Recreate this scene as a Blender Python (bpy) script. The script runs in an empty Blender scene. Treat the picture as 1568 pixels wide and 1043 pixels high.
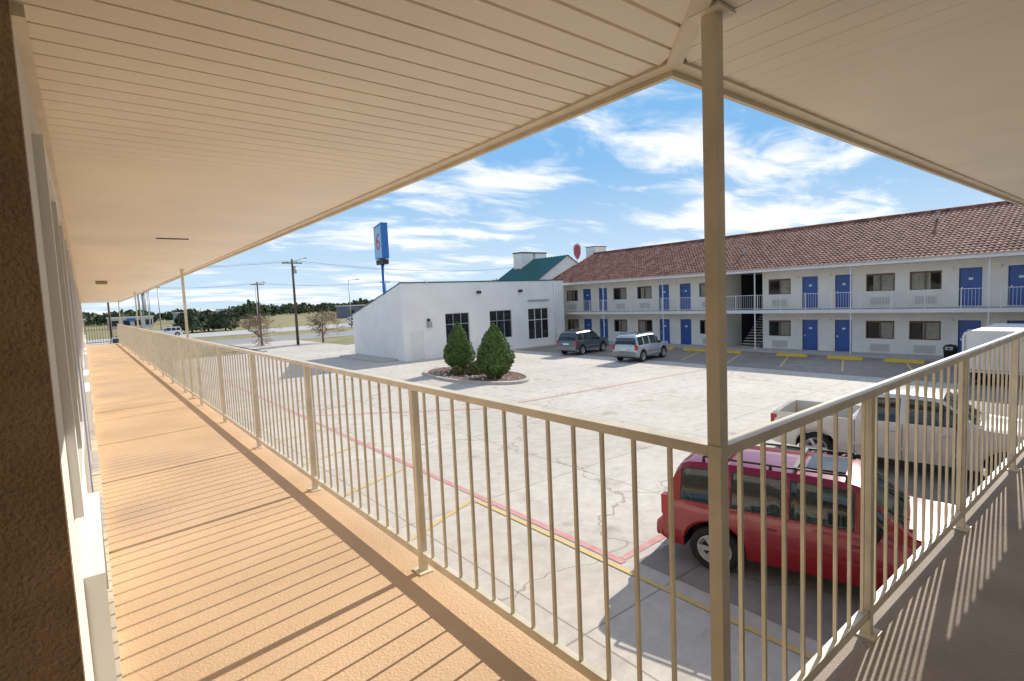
import bpy, math, random
import numpy as np
from mathutils import Vector, Matrix, noise
random.seed(7)
S=bpy.context.scene
FL=2.75      # walkway floor level above the lot
EYE=4.264
# ------------------------------------------------------------------ materials
MATS={}
def mat(name,col,rough=.7,var=.12,scale=3.,bump=0.,bscale=60.,metal=0.,spec=.5,col2=None,coat=0.,detail=3.):
    if name in MATS: return MATS[name]
    m=bpy.data.materials.new(name); m.use_nodes=True; nt=m.node_tree; N=nt.nodes; L=nt.links
    b=N['Principled BSDF']; b.inputs['Roughness'].default_value=rough; b.inputs['Metallic'].default_value=metal
    b.inputs['Specular IOR Level'].default_value=spec; b.inputs['Coat Weight'].default_value=coat; b.inputs['Coat Roughness'].default_value=.04
    tc=N.new('ShaderNodeTexCoord'); 
    n=N.new('ShaderNodeTexNoise'); n.inputs['Scale'].default_value=scale; n.inputs['Detail'].default_value=detail; L.new(tc.outputs['Object'],n.inputs['Vector'])
    r=N.new('ShaderNodeMix'); r.data_type='RGBA'
    c2=col2 or tuple(c*(1-var) for c in col); c1=col if col2 else tuple(min(1,c*(1+var*.5)) for c in col)
    r.inputs[6].default_value=(*c2,1); r.inputs[7].default_value=(*c1,1)
    mr=N.new('ShaderNodeMapRange'); mr.inputs[1].default_value=.3; mr.inputs[2].default_value=.7
    L.new(n.outputs['Fac'],mr.inputs[0]); L.new(mr.outputs[0],r.inputs[0]); L.new(r.outputs[2],b.inputs['Base Color'])
    if bump>0:
        n2=N.new('ShaderNodeTexNoise'); n2.inputs['Scale'].default_value=bscale; n2.inputs['Detail'].default_value=2; L.new(tc.outputs['Object'],n2.inputs['Vector'])
        bp=N.new('ShaderNodeBump'); bp.inputs['Strength'].default_value=bump; bp.inputs['Distance'].default_value=.02
        L.new(n2.outputs['Fac'],bp.inputs['Height']); L.new(bp.outputs[0],b.inputs['Normal'])
    MATS[name]=m; return m
soffit_m=mat('soffit_vinyl',(.90,.81,.66),.45,.07,1.4)
trim_m=mat('soffit_trim',(.76,.66,.50),.5,.1,6.)
rail_m=mat('rail_paint',(.78,.70,.54),.38,.16,7.)
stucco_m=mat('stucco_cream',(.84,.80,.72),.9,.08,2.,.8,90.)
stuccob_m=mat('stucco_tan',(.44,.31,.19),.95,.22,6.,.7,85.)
white_m=mat('white_paint',(.82,.81,.78),.6,.06,1.5)
whitew_m=mat('white_stucco',(.87,.86,.83),.85,.07,.6,.25,30.)
motelw_m=mat('motel_wall_paint',(.86,.82,.73),.85,.09,.8)
blue_m=mat('blue_door_paint',(.03,.10,.36),.4,.12,2.)
dark_m=mat('dark_interior',(.03,.03,.035),.8)
frame_m=mat('bronze_frame',(.15,.08,.05),.5)
curtain_m=mat('curtain',(.86,.80,.62),.9,.25,9.)
grille_m=mat('ac_grille',(.70,.67,.6),.6,.1,20.)
green_m=mat('green_metal_roof',(.02,.13,.12),.35,.15,2.)
tire_m=mat('tire_rubber',(.02,.02,.02),.85)
alloy_m=mat('alloy_rim',(.62,.62,.63),.3,.05,3.,metal=.8)
trimk_m=mat('black_trim',(.02,.02,.022),.5)
chrome_m=mat('chrome',(.7,.7,.7),.12,metal=1.)
lampr_m=mat('tail_lamp',(.45,.01,.01),.15,coat=.6)
lampc_m=mat('head_lamp',(.75,.77,.8),.08,coat=.8)
yellow_m=mat('yellow_paint',(.80,.52,.04),.7,.2,9.)
line_m=mat('worn_yellow_paint',(.76,.52,.12),.7,.25,5.,col2=(.64,.52,.30))
redl_m=mat('faded_red_paint',(.66,.24,.22),.7,.3,5.,col2=(.62,.40,.35))
pole_m=mat('weathered_wood',(.13,.09,.06),.9,.3,8.)
steel_m=mat('galvanised_steel',(.45,.45,.45),.5,.1,3.,metal=.4)
bark_m=mat('bare_bark',(.26,.17,.12),.9,.3,5.)
mulch_m=mat('mulch',(.22,.12,.08),.95,.5,14.,1.,25.)
kerb_m=mat('kerb_concrete',(.55,.51,.45),.9,.15,3.)
def glass(name,tint=(.02,.025,.03),alpha=.45):
    m=bpy.data.materials.new(name); m.use_nodes=True; nt=m.node_tree; N=nt.nodes; L=nt.links
    b=N['Principled BSDF']; b.inputs['Base Color'].default_value=(*tint,1); b.inputs['Roughness'].default_value=.03; b.inputs['Alpha'].default_value=alpha
    b.inputs['Specular IOR Level'].default_value=.8
    return m
glass_m=glass('window_glass',alpha=.22); oglass_m=glass('office_glass',alpha=.7); cglass_m=glass('car_glass',(.02,.035,.035),.86)
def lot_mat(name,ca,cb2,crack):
    m=bpy.data.materials.new(name); m.use_nodes=True; nt=m.node_tree; N=nt.nodes; L=nt.links; b=N['Principled BSDF']; b.inputs['Roughness'].default_value=.85
    tc=N.new('ShaderNodeTexCoord')
    def noise_(sc,det=4,rough=.6):
        n=N.new('ShaderNodeTexNoise'); n.inputs['Scale'].default_value=sc; n.inputs['Detail'].default_value=det; n.inputs['Roughness'].default_value=rough; L.new(tc.outputs['Object'],n.inputs['Vector']); return n
    def ramp(src,a,bb,ca,cb):
        r=N.new('ShaderNodeValToRGB'); r.color_ramp.elements[0].position=a; r.color_ramp.elements[1].position=bb
        r.color_ramp.elements[0].color=(*ca,1); r.color_ramp.elements[1].color=(*cb,1); L.new(src,r.inputs[0]); return r
    def mul(a,bb,f=1.):
        x=N.new('ShaderNodeMix'); x.data_type='RGBA'; x.blend_type='MULTIPLY'; x.inputs[0].default_value=f; L.new(a,x.inputs[6]); L.new(bb,x.inputs[7]); return x.outputs[2]
    c=ramp(noise_(.22,5).outputs['Fac'],.3,.7,ca,cb2).outputs[0]
    c=mul(c,ramp(noise_(3.,7,.68).outputs['Fac'],.32,.6,(.82,.80,.78),(1,1,1)).outputs[0])
    c=mul(c,ramp(noise_(.8,4).outputs['Fac'],.60,.76,(1,1,1),(.62,.59,.56)).outputs[0])
    # small drips
    v2=N.new('ShaderNodeTexVoronoi'); v2.inputs['Scale'].default_value=.9; L.new(tc.outputs['Object'],v2.inputs['Vector'])
    c=mul(c,ramp(v2.outputs['Distance'],.05,.13,(.66,.63,.6),(1,1,1)).outputs[0],.7)
    wn=noise_(.5,4); vadd=N.new('ShaderNodeVectorMath'); vadd.operation='MULTIPLY_ADD'; L.new(wn.outputs['Color'],vadd.inputs[0]); vadd.inputs[1].default_value=(2.6,2.6,0); L.new(tc.outputs['Object'],vadd.inputs[2])
    v=N.new('ShaderNodeTexVoronoi'); v.feature='DISTANCE_TO_EDGE'; v.inputs['Scale'].default_value=.10; L.new(vadd.outputs[0],v.inputs['Vector'])
    c=mul(c,ramp(v.outputs['Distance'],.0004,.0018,(.36,.32,.29),(1,1,1)).outputs[0],crack)
    br=N.new('ShaderNodeTexBrick'); br.offset=0; br.inputs['Scale'].default_value=1; br.inputs['Brick Width'].default_value=4.6; br.inputs['Row Height'].default_value=4.6
    br.inputs['Mortar Size'].default_value=.018; br.inputs['Mortar Smooth'].default_value=.4; br.inputs['Color1'].default_value=(1,1,1,1); br.inputs['Color2'].default_value=(.90,.89,.88,1); br.inputs['Mortar'].default_value=(.5,.46,.42,1)
    L.new(tc.outputs['Object'],br.inputs['Vector']); c=mul(c,br.outputs['Color'],.85)
    L.new(c,b.inputs['Base Color'])
    return m
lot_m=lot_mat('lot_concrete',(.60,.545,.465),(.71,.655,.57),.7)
stall_m=lot_mat('shaded_stall_pavement',(.30,.26,.225),(.40,.355,.31),.6)  # darker paving tone with the shade over the stalls put into it
# ------------------------------------------------------------------ mesh builder
def empty(name,loc=(0,0,0)):
    e=bpy.data.objects.new(name,None); S.collection.objects.link(e); e.location=loc; return e
class MB:
    def __init__(s): s.v=[];s.f=[];s.m=[];s.mats=[];s.sm=[]
    def mi(s,m):
        if m not in s.mats: s.mats.append(m)
        return s.mats.index(m)
    def add(s,vs,fs,m,smooth=False):
        o=len(s.v); s.v+= [tuple(v) for v in vs]; k=s.mi(m)
        for f in fs: s.f.append([i+o for i in f]); s.m.append(k); s.sm.append(smooth)
    def box(s,x0,x1,y0,y1,z0,z1,m):
        vs=[(x,y,z) for z in (z0,z1) for y in (y0,y1) for x in (x0,x1)]
        s.add(vs,[(0,2,3,1),(4,5,7,6),(0,1,5,4),(2,6,7,3),(0,4,6,2),(1,3,7,5)],m)
    def beam(s,a,b,w,h,m,up=(0,0,1)):
        a=Vector(a);b=Vector(b);d=(b-a).normalized();u=Vector(up); r=d.cross(u)
        if r.length<1e-4: r=d.cross(Vector((1,0,0)))
        r.normalize(); u=r.cross(d).normalized(); vs=[]
        for p in (a,b):
            for i,j in ((-1,-1),(1,-1),(1,1),(-1,1)): vs.append(p+r*i*w/2+u*j*h/2)
        s.add(vs,[(0,1,2,3),(7,6,5,4),(0,4,5,1),(1,5,6,2),(2,6,7,3),(3,7,4,0)],m)
    def tube(s,a,b,r0,r1,m,n=10,caps=True):
        a=Vector(a);b=Vector(b);d=(b-a).normalized(); r=d.cross(Vector((0,0,1)))
        if r.length<1e-3: r=Vector((1,0,0))
        r.normalize();u=r.cross(d); vs=[]
        for p,R in ((a,r0),(b,r1)):
            for i in range(n):
                t=2*math.pi*i/n; vs.append(p+(r*math.cos(t)+u*math.sin(t))*R)
        fs=[(i,(i+1)%n,n+(i+1)%n,n+i) for i in range(n)]
        if caps: fs+= [tuple(range(n-1,-1,-1)),tuple(range(n,2*n))]
        s.add(vs,fs,m,True)
    def lathe(s,prof,center,axis,m,n=28):
        c=Vector(center);ax=Vector(axis).normalized(); r=ax.cross(Vector((0,0,1))); 
        if r.length<1e-3: r=Vector((1,0,0))
        r.normalize();u=r.cross(ax);vs=[];fs=[]
        for o,R in prof:
            for i in range(n):
                t=2*math.pi*i/n; vs.append(c+ax*o+(r*math.cos(t)+u*math.sin(t))*R)
        for k in range(len(prof)-1):
            for i in range(n): fs.append((k*n+i,k*n+(i+1)%n,(k+1)*n+(i+1)%n,(k+1)*n+i))
        s.add(vs,fs,m,True)
    def ell(s,c,r,m,n=14):
        vs=[];fs=[]; k=n//2+1
        for j in range(k):
            ph=math.pi*j/(k-1)
            for i in range(n):
                t=2*math.pi*i/n; vs.append((c[0]+r[0]*math.sin(ph)*math.cos(t),c[1]+r[1]*math.sin(ph)*math.sin(t),c[2]+r[2]*math.cos(ph)))
        for j in range(k-1):
            for i in range(n): fs.append((j*n+i,(j+1)*n+i,(j+1)*n+(i+1)%n,j*n+(i+1)%n))
        s.add(vs,fs,m,True)
    def obj(s,name,parent=None,bevel=0.):
        me=bpy.data.meshes.new(name); me.from_pydata(s.v,[],s.f)
        for m in s.mats: me.materials.append(m)
        me.polygons.foreach_set('material_index',s.m); me.polygons.foreach_set('use_smooth',s.sm); me.update()
        o=bpy.data.objects.new(name,me); S.collection.objects.link(o)
        if parent: o.parent=parent
        if bevel:
            b=o.modifiers.new('b','BEVEL'); b.width=bevel; b.segments=2; b.limit_method='ANGLE'
        return o
def wall(mb,axis,c0,c1,a0,a1,z0,z1,ops,m):
    A=sorted({a0,a1,*[v for o in ops for v in o[:2] if a0<v<a1]}); Z=sorted({z0,z1,*[v for o in ops for v in o[2:4] if z0<v<z1]})
    for i in range(len(A)-1):
        for j in range(len(Z)-1):
            ca=(A[i]+A[i+1])/2; cz=(Z[j]+Z[j+1])/2
            if any(o[0]<ca<o[1] and o[2]<cz<o[3] for o in ops): continue
            if axis=='X': mb.box(c0,c1,A[i],A[i+1],Z[j],Z[j+1],m)
            else: mb.box(A[i],A[i+1],c0,c1,Z[j],Z[j+1],m)
# ------------------------------------------------------------------ ground
def sheet(name,x0,x1,y0,y1,z,m):
    b=MB(); b.add([(x0,y0,z),(x1,y0,z),(x1,y1,z),(x0,y1,z)],[(0,1,2,3)],m); return b.obj(name)
grass_m=mat('dry_grass',(.36,.29,.14),.95,.4,.4,.5,5.,col2=(.22,.21,.09))
sheet('ground',-900,1500,-300,2200,-.06,grass_m)
sheet('parking_lot',-8,49,-14,57,0,lot_m)
sheet('shaded_stall_pavement',27.6,34.6,-14,34.5,.004,stall_m)  # paving darkened by colour to deepen the far wing's shade
sheet('shaded_stall_pavement',6.55,40,-1.5,5.35,.004,stall_m)  # dark sheet: mostly the red SUV's shadow, painted into the paving
b=MB()
for x0,x1,y0,y1 in [(-8,14.,57,57.2),(22,49,57,57.2),(48.9,49.1,38,57)]: b.box(x0,x1,y0,y1,-.05,.13,kerb_m)
b.obj('lot_kerb')
asph_m=mat('asphalt_road',(.33,.32,.31),.9,.12,.3)
sheet('driveway',14,22,57,74,-.02,lot_m)
sheet('road',-600,900,74,88,-.03,asph_m)
sheet('highway',-600,900,104,126,-.03,mat('highway_concrete',(.50,.48,.45),.9,.1,.2))
b=MB()
for y in (74.2,87.8,104.3,125.7): b.add([(-600,y,-.02),(900,y,-.02),(900,y+.2,-.02),(-600,y+.2,-.02)],[(0,1,2,3)],white_m)
for i in range(-40,60): b.add([(i*9,80.9,-.02),(i*9+4,80.9,-.02),(i*9+4,81.1,-.02),(i*9,81.1,-.02)],[(0,1,2,3)],yellow_m)
b.obj('road_markings')
# ------------------------------------------------------------------ lot paint
def stripe(mb,a,bb,w,z,m):
    a=Vector((*a,z));bb=Vector((*bb,z)); d=(bb-a).normalized(); n=Vector((-d.y,d.x,0))*w/2
    mb.add([a-n,bb-n,bb+n,a+n],[(0,1,2,3)],m)
b=MB()
stripe(b,(6.38,5.45),(6.38,52),.14,.008,redl_m); stripe(b,(6.46,5.55),(7.95,5.62),.14,.008,redl_m)
stripe(b,(12,17.0),(27.5,15.9),.13,.008,redl_m); stripe(b,(6.46,21.5),(12,17.0),.13,.008,redl_m)
b.obj('fire_lane_line')
b=MB()
stripe(b,(6.20,-3),(6.20,9.3),.10,.012,line_m)
for k in range(9): stripe(b,(6.15,9.4+3.1*k),(1.9,7.6+3.1*k),.10,.012,line_m)
for k in range(9):
    x=7.2+3.1*k; stripe(b,(x-.9+2.2,5.2),(x+.2+2.2,.4),.10,.012,line_m)
for k in range(14):
    y=-4+3.0*k; stripe(b,(33.1,y+1.0),(28.6,y-.6),.10,.012,line_m)
b.obj('parking_stall_lines')
# ------------------------------------------------------------------ our own walkway wing
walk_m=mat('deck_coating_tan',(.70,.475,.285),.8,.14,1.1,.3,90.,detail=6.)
walk2_m=mat('deck_coating_shaded',(.38,.31,.25),.85,.26,1.6,.3,90.,detail=6.)  # deck coating greyed: the right walkway's shade is put into the colour
b=MB()
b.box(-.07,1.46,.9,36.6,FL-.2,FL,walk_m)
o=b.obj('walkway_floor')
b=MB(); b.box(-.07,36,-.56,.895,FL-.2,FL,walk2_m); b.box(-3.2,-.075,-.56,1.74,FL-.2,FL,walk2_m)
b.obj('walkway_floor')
CZ=FL+2.26; XE=1.60; YE=1.10; XF=-.075
E=empty('motel_wing')
b=MB()
wins=[];doors=[]
ops=[]
for k in range(9):
    base=2.15+8.0*k/2
    if k%2==0: w0=base;d0=base+2.15
    else: w0=base+1.75;d0=base
    ops.append((w0,w0+1.45,FL+.95,FL+2.0)); wins.append(w0); ops.append((d0+.1,d0+1.05,FL,FL+2.05)); doors.append(d0+.1)
ops=[o for o in ops if o[1]<36.4]
wall(b,'X',XF-.2,XF,1.98,36.6,FL,CZ+.0,ops,stucco_m)
b.box(XF-.2,XF,1.7505,1.979,FL,CZ,stucco_m)
b.obj('walls',E)
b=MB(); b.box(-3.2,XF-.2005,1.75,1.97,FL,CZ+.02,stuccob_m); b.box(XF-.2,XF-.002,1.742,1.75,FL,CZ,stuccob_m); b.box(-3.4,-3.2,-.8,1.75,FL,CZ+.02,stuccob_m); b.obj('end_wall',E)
b=MB(); b.box(-12,-.10,1.98,36.5,0,FL-.22,stucco_m); b.box(-3.4,40,-8,-.62,0,FL+2.28,stucco_m)
b.box(-12,-1.2,2.2,36.4,FL,CZ,dark_m); b.obj('room_blocks',E)
b=MB()
b.box(XF,-.0,1.98,36.6,FL,FL+.09,trim_m); b.obj('base_trim',E)
b=MB()
for w0 in wins:
    if w0>34: continue
    z0,z1=FL+.95,FL+2.0; w1=w0+1.45
    for (p0,p1,q0,q1) in [(w0-.05,w0+.02,z0-.05,z1+.05),(w1-.02,w1+.05,z0-.05,z1+.05),(w0+.02,w1-.02,z0-.05,z0+.02),(w0+.02,w1-.02,z1-.02,z1+.05),(w0+.70,w0+.75,z0+.02,z1-.02)]:
        b.box(XF-.02,XF+.025,p0,p1,q0,q1,white_m)
    b.box(XF-.09,XF-.08,w0,w1,z0,z1,glass_m); b.box(XF-.18,XF-.16,w0,w1,z0,z1,curtain_m)
b.obj('windows',E)
b=MB()
for w0 in wins:
    if w0>34: continue
    a0,a1=w0+.15,w0+1.2; z0,z1=FL+.14,FL+.62
    b.box(XF,XF+.038,a0,a1,z0,z1,frame_m)
    for i in range(12): b.box(XF+.038,XF+.052,a0+.04,a1-.04,z0+.03+i*.036,z0+.045+i*.036,grille_m)
    for q in (a0-.02,a1): b.box(XF,XF+.06,q,q+.02,z0,z1,white_m)
    b.box(XF,XF+.06,a0-.02,a1+.02,z1,z1+.02,white_m)
b.obj('air_conditioner_grilles',E)
b=MB()
for d in doors:
    if d>35: continue
    b.box(XF-.10,XF-.06,d,d+.95,FL,FL+2.05,blue_m)
    for q in (d-.06,d+.95): b.box(XF-.03,XF+.02,q,q+.06,FL+.091,FL+2.11,white_m)
b.obj('doors',E)
def ribs(a0,a1,pitch=.102,g=.018,dep=.014):
    out=[];a=a0
    while a<a1:
        out+=[(a,0),(a+pitch-g,-.0035),(a+pitch-g+.002,dep),(a+pitch-.003,dep)]; a+=pitch
    return out
b=MB(); P=ribs(-.6,37.0); vs=[];fs=[]
for y,dz in P:
    xm=min(XE-.045,y+(XE-YE)-.02); x0=-3.2 if y<1.75 else XF
    if xm<x0: xm=x0
    vs+=[(x0,y,CZ+dz),(xm,y,CZ+dz)]
for i in range(len(P)-1): fs.append((2*i,2*i+1,2*i+3,2*i+2))
b.add(vs,fs,soffit_m)
P=ribs(-.2,36.,g=.012,dep=.008); vs=[];fs=[]
for x,dz in P:
    ym=min(YE-.045,x-(XE-YE)-.02); vs+=[(x,-.62,CZ+dz),(x,max(ym,-.62),CZ+dz)]
for i in range(len(P)-1): fs.append((2*i,2*i+2,2*i+3,2*i+1))
b.add(vs,fs,soffit_m); b.obj('soffit',E)
b=MB()
b.box(XE-.05,XE,YE,37,CZ-.012,CZ+.02,trim_m); b.box(XE-.05,36,YE-.05,YE,CZ-.012,CZ+.02,trim_m)
b.box(XE,XE+.02,YE+.02,37,CZ-.03,CZ+.16,trim_m); b.box(XE,36,YE,YE+.02,CZ-.03,CZ+.16,trim_m)
b.beam((XE-.03,YE-.03,CZ-.002),(-.18,-.68,CZ-.002),.05,.02,trim_m)
b.box(XF-.005,XF+.025,1.75,36.6,CZ-.03,CZ-.001,trim_m)
b.obj('fascia',E)
b=MB(); b.box(-12,XE-.01,YE,37.2,CZ+.03,CZ+.16,trim_m); b.box(-12,36,-8,YE-.005,CZ+.03,CZ+.16,trim_m)
b.obj('roof',E)
b=MB()
b.box(.62,.90,6.35,6.39,CZ-.008,CZ-.001,dark_m); b.box(.25,.45,14.3,14.5,CZ-.07,CZ,mat('lamp_box',(.45,.33,.2),.5))
b.obj('ceiling_fixtures',E)
# ------------------------------------------------------------------ railings
def railing(name,axis,c,a0,a1,posts,sp=.1405,top=1.07):
    b=MB()
    def bx(a,aa,w0,w1,z0,z1,m=rail_m):
        if axis=='Y': b.box(c+w0,c+w1,a,aa,FL+z0,FL+z1,m)
        else: b.box(a,aa,c+w0,c+w1,FL+z0,FL+z1,m)
    bx(a0,a1,-.022,.022,top-.032,top); bx(a0,a1,-.015,.015,.074,.116)
    for p in posts: bx(p-.0195,p+.0195,-.0195,.0195,.0,top-.0325); bx(p-.05,p+.05,-.045,.035,0,.008)
    n=int((a1-a0)/sp)
    for i in range(1,n+1):
        p=a0+i*sp
        if any(abs(p-q)<.035 for q in posts) or p>a1-.03: continue
        bx(p-.0062,p+.0062,-.0062,.0062,.116,top-.032)
    return b.obj(name)
XR,YR=1.385,.824
postsL=[YR+1.826*k for k in range(1,20)]
railing('balcony_railing','Y',XR,YR+.023,36.4,postsL)
postsR=[2.54+1.53*k for k in range(0,22)]
railing('balcony_railing','X',YR,XR-.022,34.8,postsR)
b=MB(); b.box(-.02,XR,36.36,36.4,FL+1.04,FL+1.07,trimk_m); b.box(-.02,XR,36.36,36.39,FL+.1,FL+.13,trimk_m)
for i in range(12): b.box(.02+i*.115,.035+i*.115,36.365,36.38,FL+.13,FL+1.04,trimk_m)
b.obj('end_gate')
def column(name,x,y,z0=0.):
    b=MB(); b.box(x-.02,x+.02,y-.02,y+.02,z0,CZ-.004,rail_m); b.box(x-.045,x+.045,y-.045,y+.045,CZ-.014,CZ-.005,rail_m); b.box(x-.05,x+.05,y-.05,y+.05,FL+.009,FL+.016,rail_m)
    return b.obj(name)
column('support_post',XR+.003,YR+.003); column('support_post',XR,10.85); column('support_post',XR,21.8); column('support_post',XR,32.8)
# ------------------------------------------------------------------ far motel wing
XW=36.4; XP=35.15
M=empty('motel_building')
ops=[];W=[];D=[]
for c in (33.6,25.2,14.15,6.2,-1.8,-9.8):
    for s in (-1,1):
        D.append(c+s*.97); W.append(c+s*2.9)
b=MB()
for z in (0,FL):
    for d in D: ops.append((d-.47,d+.47,z+.02,z+2.05))
    for w in W: ops.append((w-.72,w+.72,z+.95,z+2.0))
ops.append((18.2,20.9,0,5.4))
Y1=38.0;Y0=-14
wall(b,'X',XW,XW+.15,Y0,Y1,0,5.25,ops,motelw_m)
b.box(XW+.15,46,Y1-.2,Y1,0,5.25,motelw_m)
b.box(38.6,46,Y0,18.2,0,5.3,dark_m); b.box(38.6,46,20.9,Y1-.25,0,5.3,dark_m); b.box(42,42.2,18.21,20.89,0,5.3,motelw_m)
b.box(XW+.151,38.59,18.0,18.19,0,5.25,motelw_m); b.box(XW+.151,38.59,20.91,21.1,0,5.25,motelw_m)
b.obj('walls',M)
b=MB()
b.box(XP-.05,XW-.005,Y0,Y1,FL-.22,FL-.02,white_m); b.box(XP-.03,XW-.005,Y0,Y1,FL-.018,FL,kerb_m)
b.box(34.6,XW,Y0,Y1,-.02,.10,kerb_m)
b.obj('walkway_slabs',M)
b=MB(); b.box(34.9,46,Y0,Y1+.1,5.255,5.33,soffit_m); b.box(34.8,34.9,Y0,Y1+.2,5.24,5.44,white_m); b.obj('soffit',M)
b=MB()
for z in (.02,FL):
    for d in D: 
        b.box(XW+.06,XW+.10,d-.44,d+.44,z,z+2.03,blue_m)
        b.box(XW+.05,XW+.059,d-.09,d+.09,z+1.42,z+1.54,mat('door_number',(.8,.8,.82),.6))
        b.box(XW+.04,XW+.06,d+.32,d+.37,z+.95,z+1.05,chrome_m)
b.obj('doors',M)
b=MB()
for z in (0,FL):
    for d in D:
        for q in (d-.52,d+.47): b.box(XW-.02,XW+.06,q,q+.05,z+.02,z+2.10,white_m)
        b.box(XW-.02,XW+.06,d-.47,d+.47,z+2.051,z+2.10,white_m)
b.obj('door_frames',M)
b=MB()
for z in (0,FL):
    for w in W:
        z0,z1=z+.95,z+2.0
        for (p0,p1,q0,q1) in [(w-.72,w-.66,z0,z1),(w+.66,w+.72,z0,z1),(w-.66,w+.66,z0,z0+.05),(w-.66,w+.66,z1-.10,z1),(w-.02,w+.02,z0+.05,z1-.10)]:
            b.box(XW-.01,XW+.05,p0,p1,q0,q1,frame_m)
        b.box(XW+.055,XW+.06,w-.66,w+.66,z0+.05,z1-.10,glass_m)
        f=random.uniform(.55,1.); side=random.random()<.5
        n=int(26*f)
        for i in range(n):
            j=i if side else 25-i
            yy=w-.7+1.4*j/26; b.add([(XW+.08+.02*(i%2),yy,z0),(XW+.08+.02*((i+1)%2),yy+1.4/26,z0),(XW+.08+.02*((i+1)%2),yy+1.4/26,z1),(XW+.08+.02*(i%2),yy,z1)],[(0,1,2,3)],curtain_m)
b.obj('windows',M)
b=MB()
for z in (0,FL):
    for w in W:
        b.box(XW-.035,XW-.002,w-.5,w+.5,z+.2,z+.66,grille_m)
        for i in range(7): b.box(XW-.045,XW-.036,w-.45,w+.45,z+.25+i*.055,z+.27+i*.055,steel_m)
    for d in D: b.box(XW-.1,XW-.003,d+.72,d+.84,z+2.0,z+2.15,white_m)
for k in (1,3): b.box(XW-.09,XW-.003,31.0-9*k,31.25-9*k,.9,1.5,mat('extinguisher_box_red',(.5,.04,.03),.4))
b.obj('wall_units',M)
b=MB()
for p in (37.6,31.5,25.4,21.0,18.1,12.35,6.2,0.1,-6): b.box(XP-.03,XP+.03,p-.03,p+.03,.1,5.25,white_m)
zt=FL+1.0
b.box(XP-.02,XP+.02,Y0,Y1,zt-.03,zt,white_m); b.box(XP-.015,XP+.015,Y0,Y1,FL+.09,FL+.11,white_m)
yy=Y0
while yy<Y1:
    b.box(XP-.006,XP+.006,yy-.006,yy+.006,FL+.11,zt-.03,white_m); yy+=.14
yy=Y0
while yy<Y1:
    b.box(XP-.02,XP+.02,yy-.02,yy+.02,FL,zt-.03,white_m); yy+=1.52
b.obj('walkway_railing',M)
b=MB()
for i in range(15): b.box(37.2+i*.26,37.5+i*.26,18.8,20.3,i*.183,i*.183+.06,kerb_m)
b.beam((37.1,18.8,.0),(41.2,18.8,2.9),.05,.2,steel_m); b.beam((37.1,18.8,.95),(41.2,18.8,3.85),.04,.05,steel_m)
b.obj('stairs',M)
tile_m=bpy.data.materials.new('clay_tile'); tile_m.use_nodes=True
nt=tile_m.node_tree;N=nt.nodes;L=nt.links;bs=N['Principled BSDF'];bs.inputs['Roughness'].default_value=.8
tc=N.new('ShaderNodeTexCoord');mp=N.new('ShaderNodeMapping');mp.inputs['Scale'].default_value=(3.2,4.1,1);L.new(tc.outputs['Object'],mp.inputs[0])
vo=N.new('ShaderNodeTexVoronoi');vo.inputs['Scale'].default_value=1;L.new(mp.outputs[0],vo.inputs['Vector'])
rp=N.new('ShaderNodeValToRGB');cr=rp.color_ramp;cr.elements[0].color=(.12,.04,.028,1);cr.elements[1].color=(.34,.16,.11,1);e=cr.elements.new(.5);e.color=(.22,.08,.05,1)
sx=N.new('ShaderNodeSeparateColor');L.new(vo.outputs['Color'],sx.inputs[0]);L.new(sx.outputs[0],rp.inputs[0]);L.new(rp.outputs[0],bs.inputs['Base Color'])
rx0,rz0,rx1,rz1=34.72,5.40,41.6,8.42
ncourse=22; pit=.245; ny=int((Y1+.4-Y0)/pit)*8
wv=.05*np.abs(np.sin(np.arange(ny+1)/8*math.pi)); ys=Y0+np.arange(ny+1)*pit/8
vs=[];fs=[]
for c in range(ncourse):
    for e2 in (0,1):
        t=(c+e2)/ncourse; x=rx0+(rx1-rx0)*t; z=rz0+(rz1-rz0)*t+(.035 if e2==0 else 0.0)
        for i in range(ny+1): vs.append((x,ys[i],z+wv[i]))
n1=ny+1
for r in range(2*ncourse-1):
    for i in range(ny): fs.append((r*n1+i,r*n1+n1+i,r*n1+n1+i+1,r*n1+i+1))
b=MB(); b.add(vs,fs,tile_m)
b.add([(rx1,Y0,rz1),(rx1,Y1+.4,rz1),(48.4,Y1+.4,rz0),(48.4,Y0,rz0)],[(0,1,2,3)],tile_m)
b.add([(34.9,Y1,5.33),(48.3,Y1,5.33),(rx1,Y1,rz1-.05)],[(0,1,2)],motelw_m)
b.tube((rx1,Y0,rz1+.03),(rx1,Y1+.4,rz1+.03),.12,.12,tile_m,8)
b.tube((rx0+.05,Y1+.35,rz0+.05),(rx1,Y1+.35,rz1+.05),.09,.09,tile_m,8)
o=b.obj('roof',M)
b=MB()
mort=mat('mortar_closure',(.62,.56,.5),.9)
for i in range(int((Y1+.4-Y0)/pit)): b.box(rx0-.03,rx0+.02,Y0+i*pit+.07,Y0+i*pit+.17,rz0+.0,rz0+.07,mort)
b.obj('eave_closures',M)
b=MB()
for (x,y,h) in ((37.5,20.1,.35),(40.2,9.5,.4),(39.5,29,.35),(38.5,3.1,.3)):
    z=rz0+(x-rx0)*(rz1-rz0)/(rx1-rx0); b.tube((x,y,z-.1),(x,y,z+h),.06,.06,steel_m,8); b.tube((x,y,z+h),(x,y,z+h+.08),.10,.10,steel_m,8)
b.obj('roof_vents',M)
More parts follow.
